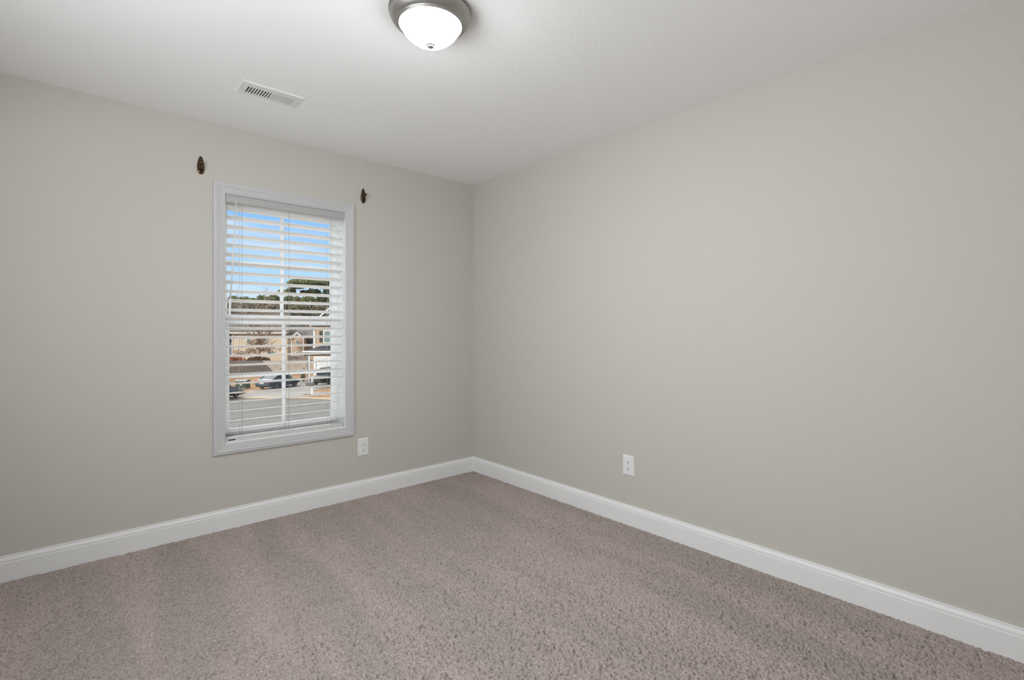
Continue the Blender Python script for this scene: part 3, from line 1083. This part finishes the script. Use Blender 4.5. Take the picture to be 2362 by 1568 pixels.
# --- vehicles: local x forward, y left
def car(name, label, paint, L, W, Ht, hood, suv=False):
    root = empty(name)
    tag(root, label, 'car', 'parked cars')
    hl, hw = L / 2, W / 2
    # stations: x, bottom z, belt z, half width
    if suv:
        st = [(-hl, .55, .95, hw * .86), (-hl + .05, .40, 1.05, hw * .95), (-hl + .5, .32, 1.10, hw), (0, .30, 1.10, hw), (hl - 1.25, .32, 1.10, hw), (hl - .9, .34, 1.06, hw),
              (hl - .35, .36, 1.0, hw * .98), (hl - .08, .42, .94, hw * .93), (hl, .50, .84, hw * .86)]
        gh = [(-hl + .06, 1.04), (-hl + .22, Ht - .06), (-hl + .7, Ht), (.35, Ht), (.75, Ht - .05), (hl - 1.25, 1.08)]
    else:
        st = [(-hl, .45, .78, hw * .84), (-hl + .08, .30, .96, hw * .94), (-hl + .6, .24, 1.0, hw), (-.2, .20, .95, hw), (hl - 1.5, .22, .92, hw), (hl - 1.0, .24, .86, hw),
              (hl - .4, .26, hood, hw * .97), (hl - .10, .30, hood - .10, hw * .90), (hl, .38, hood - .2, hw * .78)]
        gh = [(-hl + .62, .97), (-hl + 1.35, Ht - .03), (-hl + 1.9, Ht), (.25, Ht - .02), (.6, Ht - .10), (hl - 1.35, .90)]
    rings = []
    for x, zb, zt, hw_ in st:
        zm = (zb + zt) / 2
        half = [(hw_ * .72, zb), (hw_ * .95, zb + .08), (hw_, zm), (hw_ * .985, zt - .10), (hw_ * .90, zt - .015), (hw_ * .5, zt + .01)]
        rings.append([(x, y, z) for y, z in half] + [(x, -y, z) for y, z in reversed(half)])
    MB().ring_loft(rings, True, True, True).build('body', paint, root)
    # greenhouse
    rings = []
    for i, (x, z) in enumerate(gh):
        zb = (1.02 if suv else .88)
        top = hw * (.74 if 0 < i < len(gh) - 1 else .80)
        zt = max(z, zb + .02)
        rings.append([(x, hw * .90, zb), (x, top, zt - .03), (x, top * .9, zt), (x, -top * .9, zt), (x, -top, zt - .03), (x, -hw * .90, zb)])
    MB().ring_loft(rings, True, True, False).build('windows', 'car_glass', root)
    mb = MB()
    rf_ = [(x, z) for x, z in gh][1:-1]
    rings = []
    for x, z in rf_:
        tp = hw * .75
        rings.append([(x, tp, z - .05), (x, tp * .92, z + .012), (x, -tp * .92, z + .012), (x, -tp, z - .05)])
    mb.ring_loft(rings, True, True, True)
    mb.build('roof', paint, root)
    for s in (1, -1):
        for i, j in ((0, 1), (-2, -1)):
            x0, z0 = gh[i]
            x1, z1 = gh[j]
            a = hw * (.86 if i == 0 else .76)
            b_ = hw * (.76 if i == 0 else .86)
            MB().tube([(x0, s * a, z0), (x1, s * b_, z1)], .05, 6).build('pillar', paint, root)
    wr = .37 if suv else .32
    for sx in (-hl + (.95 if suv else 1.0), hl - (.95 if suv else .92)):
        for s in (1, -1):
            wl = MB().tube([(sx, s * (hw - .22), wr), (sx, s * (hw - .20), wr), (sx, s * (hw - .02), wr), (sx, s * (hw + .005), wr)], [wr * .9, wr, wr, wr * .93], 20, smooth=False)
            wo = wl.build('wheel', 'tyre', root)
            MB().tube([(sx, s * (hw + .0), wr), (sx, s * (hw + .012), wr)], [wr * .64, wr * .55], 12).build('rim', 'alloy', wo)
    zl = .86 if not suv else 1.0
    for s in (1, -1):
        mb = MB()
        mb.ring_loft([[(-hl - .03, s * hw * .40, zl - .10), (-hl + .02, s * hw * .40, zl + .05), (-hl + .02, s * hw * .82, zl + .08), (-hl - .03, s * hw * .82, zl - .12)],
                      [(-hl + .12, s * hw * .44, zl - .10), (-hl + .12, s * hw * .44, zl + .02), (-hl + .28, s * hw * .985, zl + .05), (-hl + .28, s * hw * .985, zl - .11)]])
        mb.build('tail_light', 'tail_red', root)
        zh = st[-1][2] - .04
        mb = MB().box(hl - .22, hl - .02, s * hw * .62 - .14, s * hw * .62 + .14, zh - .06, zh + .08)
        mb.build('headlight', 'lamp_clear', root, bevel=.02)
        mx_ = gh[-1][0] - .35
        MB().box(mx_, mx_ + .12, s * (hw + .02) - .1, s * (hw + .02) + .1, 1.0 if not suv else 1.14, 1.13 if not suv else 1.3).build('mirror', paint, root, bevel=.03)
    MB().box(-hl - .03, -hl + .06, -.24, .24, .60, .74).build('number_plate', 'plate_white', root)
    MB().box(-hl - .015, -hl + .10, -hw * .72, hw * .72, .36, .44).build('rear_bumper_strip', 'tyre', root)
    MB().box(hl - .06, hl + .012, -hw * .5, hw * .5, .52 if suv else .36, .78 if suv else .50).build('grille', 'iron', root)
    return root


def park(root, u, v, fu, fv):
    p = CAM + RGT * u + FWD * v
    root.location = (p.x, p.y, G + .03)
    root.rotation_euler = (0, 0, AZ + math.atan2(fv, fu))


c1 = car('parked_car', 'blue-grey sedan seen from behind, red tail lights, on the driveway', 'car_blue', 4.65, 1.80, 1.42, .78)
park(c1, -23.62, 50.7, .25, .968)
c2 = car('parked_car', 'black car facing the street in front of the white garage door', 'car_black', 4.8, 1.92, 1.85, .95, suv=True)
park(c2, -19.4, 53.6, -.25, -.97)
c3 = car('parked_car', 'low dark car at the curb, only its nose showing at the left of the view', 'car_navy', 4.5, 1.76, 1.2, .60)
park(c3, ux(551, 42.6) - 2.25, 43.0, 1.0, 0.02)
c3.location.z = G + .06

# --- utility box, mailbox
tb = ext('transformer_box', ux(554.5, 49.6), 49.6)
tag(tb, 'green steel utility box standing on the dry lawn left of the blue-grey sedan', 'utility box')
MB().box(-.56, .56, 0, .9, 0, .10).build('pad', 'concrete', tb)
MB().box(-.53, .53, .03, .85, .10, .80).build('cabinet', 'box_green', tb, bevel=.02)
mb = MB()
mb.prism([(-.02, .78), (.9, .78), (.88, .88), (.25, .90)], -.56, .56, 'x')
mb.build('lid', 'box_green', tb)
MB().box(-.06, .16, .01, .03, .36, .58).build('sticker', 'plate_white', tb, label='pale sticker')
mv = 44.9
mbx = ext('mailbox', ux(720, mv), mv)
tag(mbx, 'grey mailbox on a white post at the curb in front of the driveway', 'mailbox')
MB().box(-.075, .075, -.075, .075, 0, 1.66).build('post', 'ext_white', mbx, bevel=.01)
MB().box(-.50, .34, -.06, .06, .80, .90).build('arm', 'ext_white', mbx)
mb = MB()
arch = [(-.16, 0), (.16, 0), (.16, .24)] + [(.16 * math.cos(a), .24 + .16 * math.sin(a)) for a in [k * PI / 8 for k in range(1, 8)]] + [(-.16, .24)]
mb.ring_loft([[(x_, y_ - .12, z_ + .88) for y_, z_ in arch] for x_ in (-.48, .20)])
bx_ = mb.build('box', 'box_grey', mbx)


# --- vegetation
def leaf_cloud(clusters, size, flat=0.6):
    """clusters: (center, radii, count); every leaf clump is one small bent quad"""
    vs, fs = [], []
    for c, rr, n_ in clusters:
        for _ in range(n_):
            d = Vector((random.gauss(0, 1), random.gauss(0, 1), random.gauss(0, 1))).normalized()
            r_ = random.random() ** .45
            p = Vector((c[0] + d.x * rr[0] * r_, c[1] + d.y * rr[1] * r_, c[2] + d.z * rr[2] * r_))
            s = size * random.uniform(.4, 1.2)
            a = Vector((random.gauss(0, 1), random.gauss(0, 1), random.gauss(0, flat))).normalized()
            b_ = a.cross(Vector((random.gauss(0, 1), random.gauss(0, 1), random.gauss(0, 1)))).normalized()
            k = len(vs)
            n3 = a.cross(b_) * s * .25
            vs += [p - a * s, p + b_ * s * .45 + n3, p + a * s, p - b_ * s * .45 + n3]
            fs += [(k, k + 1, k + 2), (k, k + 2, k + 3)]
    return vs, fs


def cloud_obj(name, clusters, size, m, root):
    vs, fs = leaf_cloud(clusters, size)
    me = bpy.data.meshes.new(name)
    me.from_pydata(vs, [], fs)
    me.materials.append(MT[m])
    o = bpy.data.objects.new(name, me)
    C.objects.link(o)
    o.parent = root
    return o


def px_clusters(u0, v0, lst, dens=1):
    """(px, py, rx, ry, count) read at the tree's own distance, in the tree's frame"""
    out = []
    for px, py, rx, ry, n_ in lst:
        k = v0 / F
        out.append(((ux(px, v0) - u0, random.uniform(-1, 1), zy(py, v0)), (rx * k, max(rx * k * .8, 1.0), ry * k), int(n_ * dens)))
    return out


def tree(label, px, v, lst, leaf, trunk_top_py, trunk_r=.28, size=.5, group='trees beyond the houses'):
    u0 = ux(px, v)
    root = ext('tree', u0, v)
    tag(root, label, 'tree', group)
    cl = px_clusters(u0, v, lst, 2.4)
    cloud_obj('foliage', cl, size * .62, leaf, root)
    zt = zy(trunk_top_py, v)
    mb = MB().tube([(0, 0, -.2), (.1, 0, zt * .5), (-.05, 0, zt)], [trunk_r, trunk_r * .75, trunk_r * .4], 8)
    for c, rr, n_ in cl:
        mb.tube([(0, 0, zt * .62), (c[0] * .5, c[1] * .5, (zt * .62 + c[2]) / 2 - .2), (c[0], c[1], c[2])], [trunk_r * .4, trunk_r * .25, .04], 5)
    mb.build('trunk', 'bark_dark', root)
    return root


def branches(mb, p, d, length, r, depth, spread, tips):
    n_ = 3
    pts, rad = [p], [r]
    q, dd = p.copy(), d.copy()
    for i in range(n_):
        dd = (dd + Vector((random.gauss(0, .10), random.gauss(0, .10), random.gauss(0.03, .06)))).normalized()
        q = q + dd * length / n_
        pts.append(q.copy())
        rad.append(r * (1 - .45 * (i + 1) / n_))
    mb.tube(pts, rad, 5 if depth > 1 else 4, smooth=True, caps=False)
    if depth == 0:
        tips.append(q)
        return
    for i in range(random.randint(2, 4)):
        t_ = random.uniform(.45, 1.0)
        b_ = pts[0].lerp(pts[-1], t_)
        ax = Vector((random.gauss(0, 1), random.gauss(0, 1), random.gauss(0, .4))).normalized()
        nd = (dd + ax * spread).normalized()
        branches(mb, b_, nd, length * random.uniform(.55, .78), max(r * .5, .018), depth - 1, spread, tips)
    branches(mb, pts[-1], dd, length * .7, r * .55, depth - 1, spread, tips)


def bare_tree(name, label, px, v, height, r, bark, group, depth=4, spread=.75, lean=(0, 0), leaves=None, stems=1, limbs=0):
    root = ext(name, ux(px, v), v)
    tag(root, label, 'tree', group)
    mb = MB()
    tips = []
    for s in range(stems):
        d = Vector((lean[0] + (random.gauss(0, .16) if stems > 1 else 0), lean[1], 1)).normalized()
        branches(mb, Vector((0, 0, -.1)), d, height * .36, r, depth, spread, tips)
    for k in range(limbs):
        zl = random.uniform(.14, .55) * height
        an = random.uniform(0, 2 * PI)
        branches(mb, Vector((0, 0, zl)), Vector((math.cos(an), math.sin(an), random.uniform(.15, .6))).normalized(), height * .13, r * .28, 2, .6, tips)
    mb.build('trunk', bark, root)
    if leaves:
        cloud_obj('foliage', leaves, .13, 'leaf_brown', root)
    return root


# big evergreen with an airy crown above the garage house, and the green wall of trees
tree('tallest evergreen, its broad airy crown rising right of the window bar', 716, 117,
     [(716, 652, 48, 9, 1500), (690, 658, 26, 9, 700), (745, 655, 30, 11, 800), (672, 671, 13, 7, 260), (700, 674, 9, 5, 140), (722, 673, 17, 7, 330), (756, 674, 14, 9, 300),
      (646, 671, 9, 4, 90), (660, 676, 12, 4, 120)], 'leaf_green', 655, .34, .50)
specs = [(508, 708, 26, 24), (545, 701, 24, 17), (578, 705, 22, 18), (611, 701, 24, 18), (645, 700, 24, 18), (679, 700, 24, 17), (712, 702, 24, 18), (748, 698, 26, 20), (785, 695, 28, 26), (822, 690, 30, 30)]
names = ['outermost left', 'first from the left', 'second from the left', 'just right of the bare treetop', 'behind the middle bar', 'below the tall crown at left', 'below the tall crown', 'above the rising white roof edge',
         'outermost right but one', 'outermost right']
for k, (px, py, rx, ry) in enumerate(specs):
    tree('evergreen in the tree line, ' + names[k], px, 112 + (k % 2) * 11,
         [(px, py + 4, rx, ry, 1500), (px - 8, py - ry * .55, rx * .45, ry * .6, 300), (px + 9, py - ry * .35, rx * .45, ry * .6, 300)], 'leaf_green', py, .25, .55, 'evergreen tree line')
under = [(520, 'far left'), (556, 'left of the bare treetop'), (590, 'behind the bare trunk'), (625, 'right of the bare trunk'), (662, 'right of the middle bar'), (698, 'left of the pale bare tree'), (736, 'right of the pale bare tree'), (775, 'far right')]
for k, (px, where) in enumerate(under):
    tree('brown-olive winter thicket tree under the evergreens, ' + where, px, 101 + (k % 2) * 5,
         [(px, 719, 22, 21, 1300), (px + 10, 738, 20, 18, 500)], 'leaf_olive', 710, .16, .42, 'winter thicket trees')

# bare trees
random.seed(5)
bt = bare_tree('bare_tree', 'tall bare tree with clinging dead leaves in front of the beige house', 594, 72.5, 12.8, .24, 'bark_grey', 'leafless trees', 4, .62,
               leaves=px_clusters(ux(594, 72.5), 72.5, [(590, 795, 27, 15, 620), (575, 812, 20, 9, 260), (615, 806, 18, 11, 260), (545, 815, 14, 8, 170), (597, 780, 13, 9, 190), (645, 806, 9, 4, 50)]), limbs=22)
random.seed(21)
bare_tree('bare_tree', 'pale many-stemmed bare tree above the small gabled house roof', 714, 96.3, 10.2, .09, 'bark_grey', 'leafless trees', 3, .45, stems=4)

# shrubs behind the fence and the little one on the lawn
for px, py, rx, ry, leaf, lab in ((545, 829, 26, 9, 'leaf_red', 'rusty red shrub showing over the shaded fence at the left'),
                                  (592, 830, 26, 8, 'leaf_brown', 'brown shrub behind the fence below the bare tree')):
    v = 68.6
    root = ext('shrub', ux(px, v), v)
    tag(root, lab, 'shrub')
    cl = px_clusters(ux(px, v), v, [(px, py, rx, ry, 900)])
    cloud_obj('foliage', cl, .16, leaf, root)
    MB().tube([(0, 0, 0), (.1, 0, .5), (.05, 0, 1.1)], [.05, .04, .02], 6).build('stem', 'bark_dark', root)
v = 57.0
root = ext('shrub', ux(699, v), v)
tag(root, 'small clipped dark shrub at the garage corner behind the sedan', 'shrub')
cloud_obj('foliage', [((0, 0, .45), (.28, .28, .45), 700)], .07, 'leaf_shrub', root)
MB().tube([(0, 0, -.05), (0, 0, .4)], .03, 6).build('stem', 'bark_dark', root)
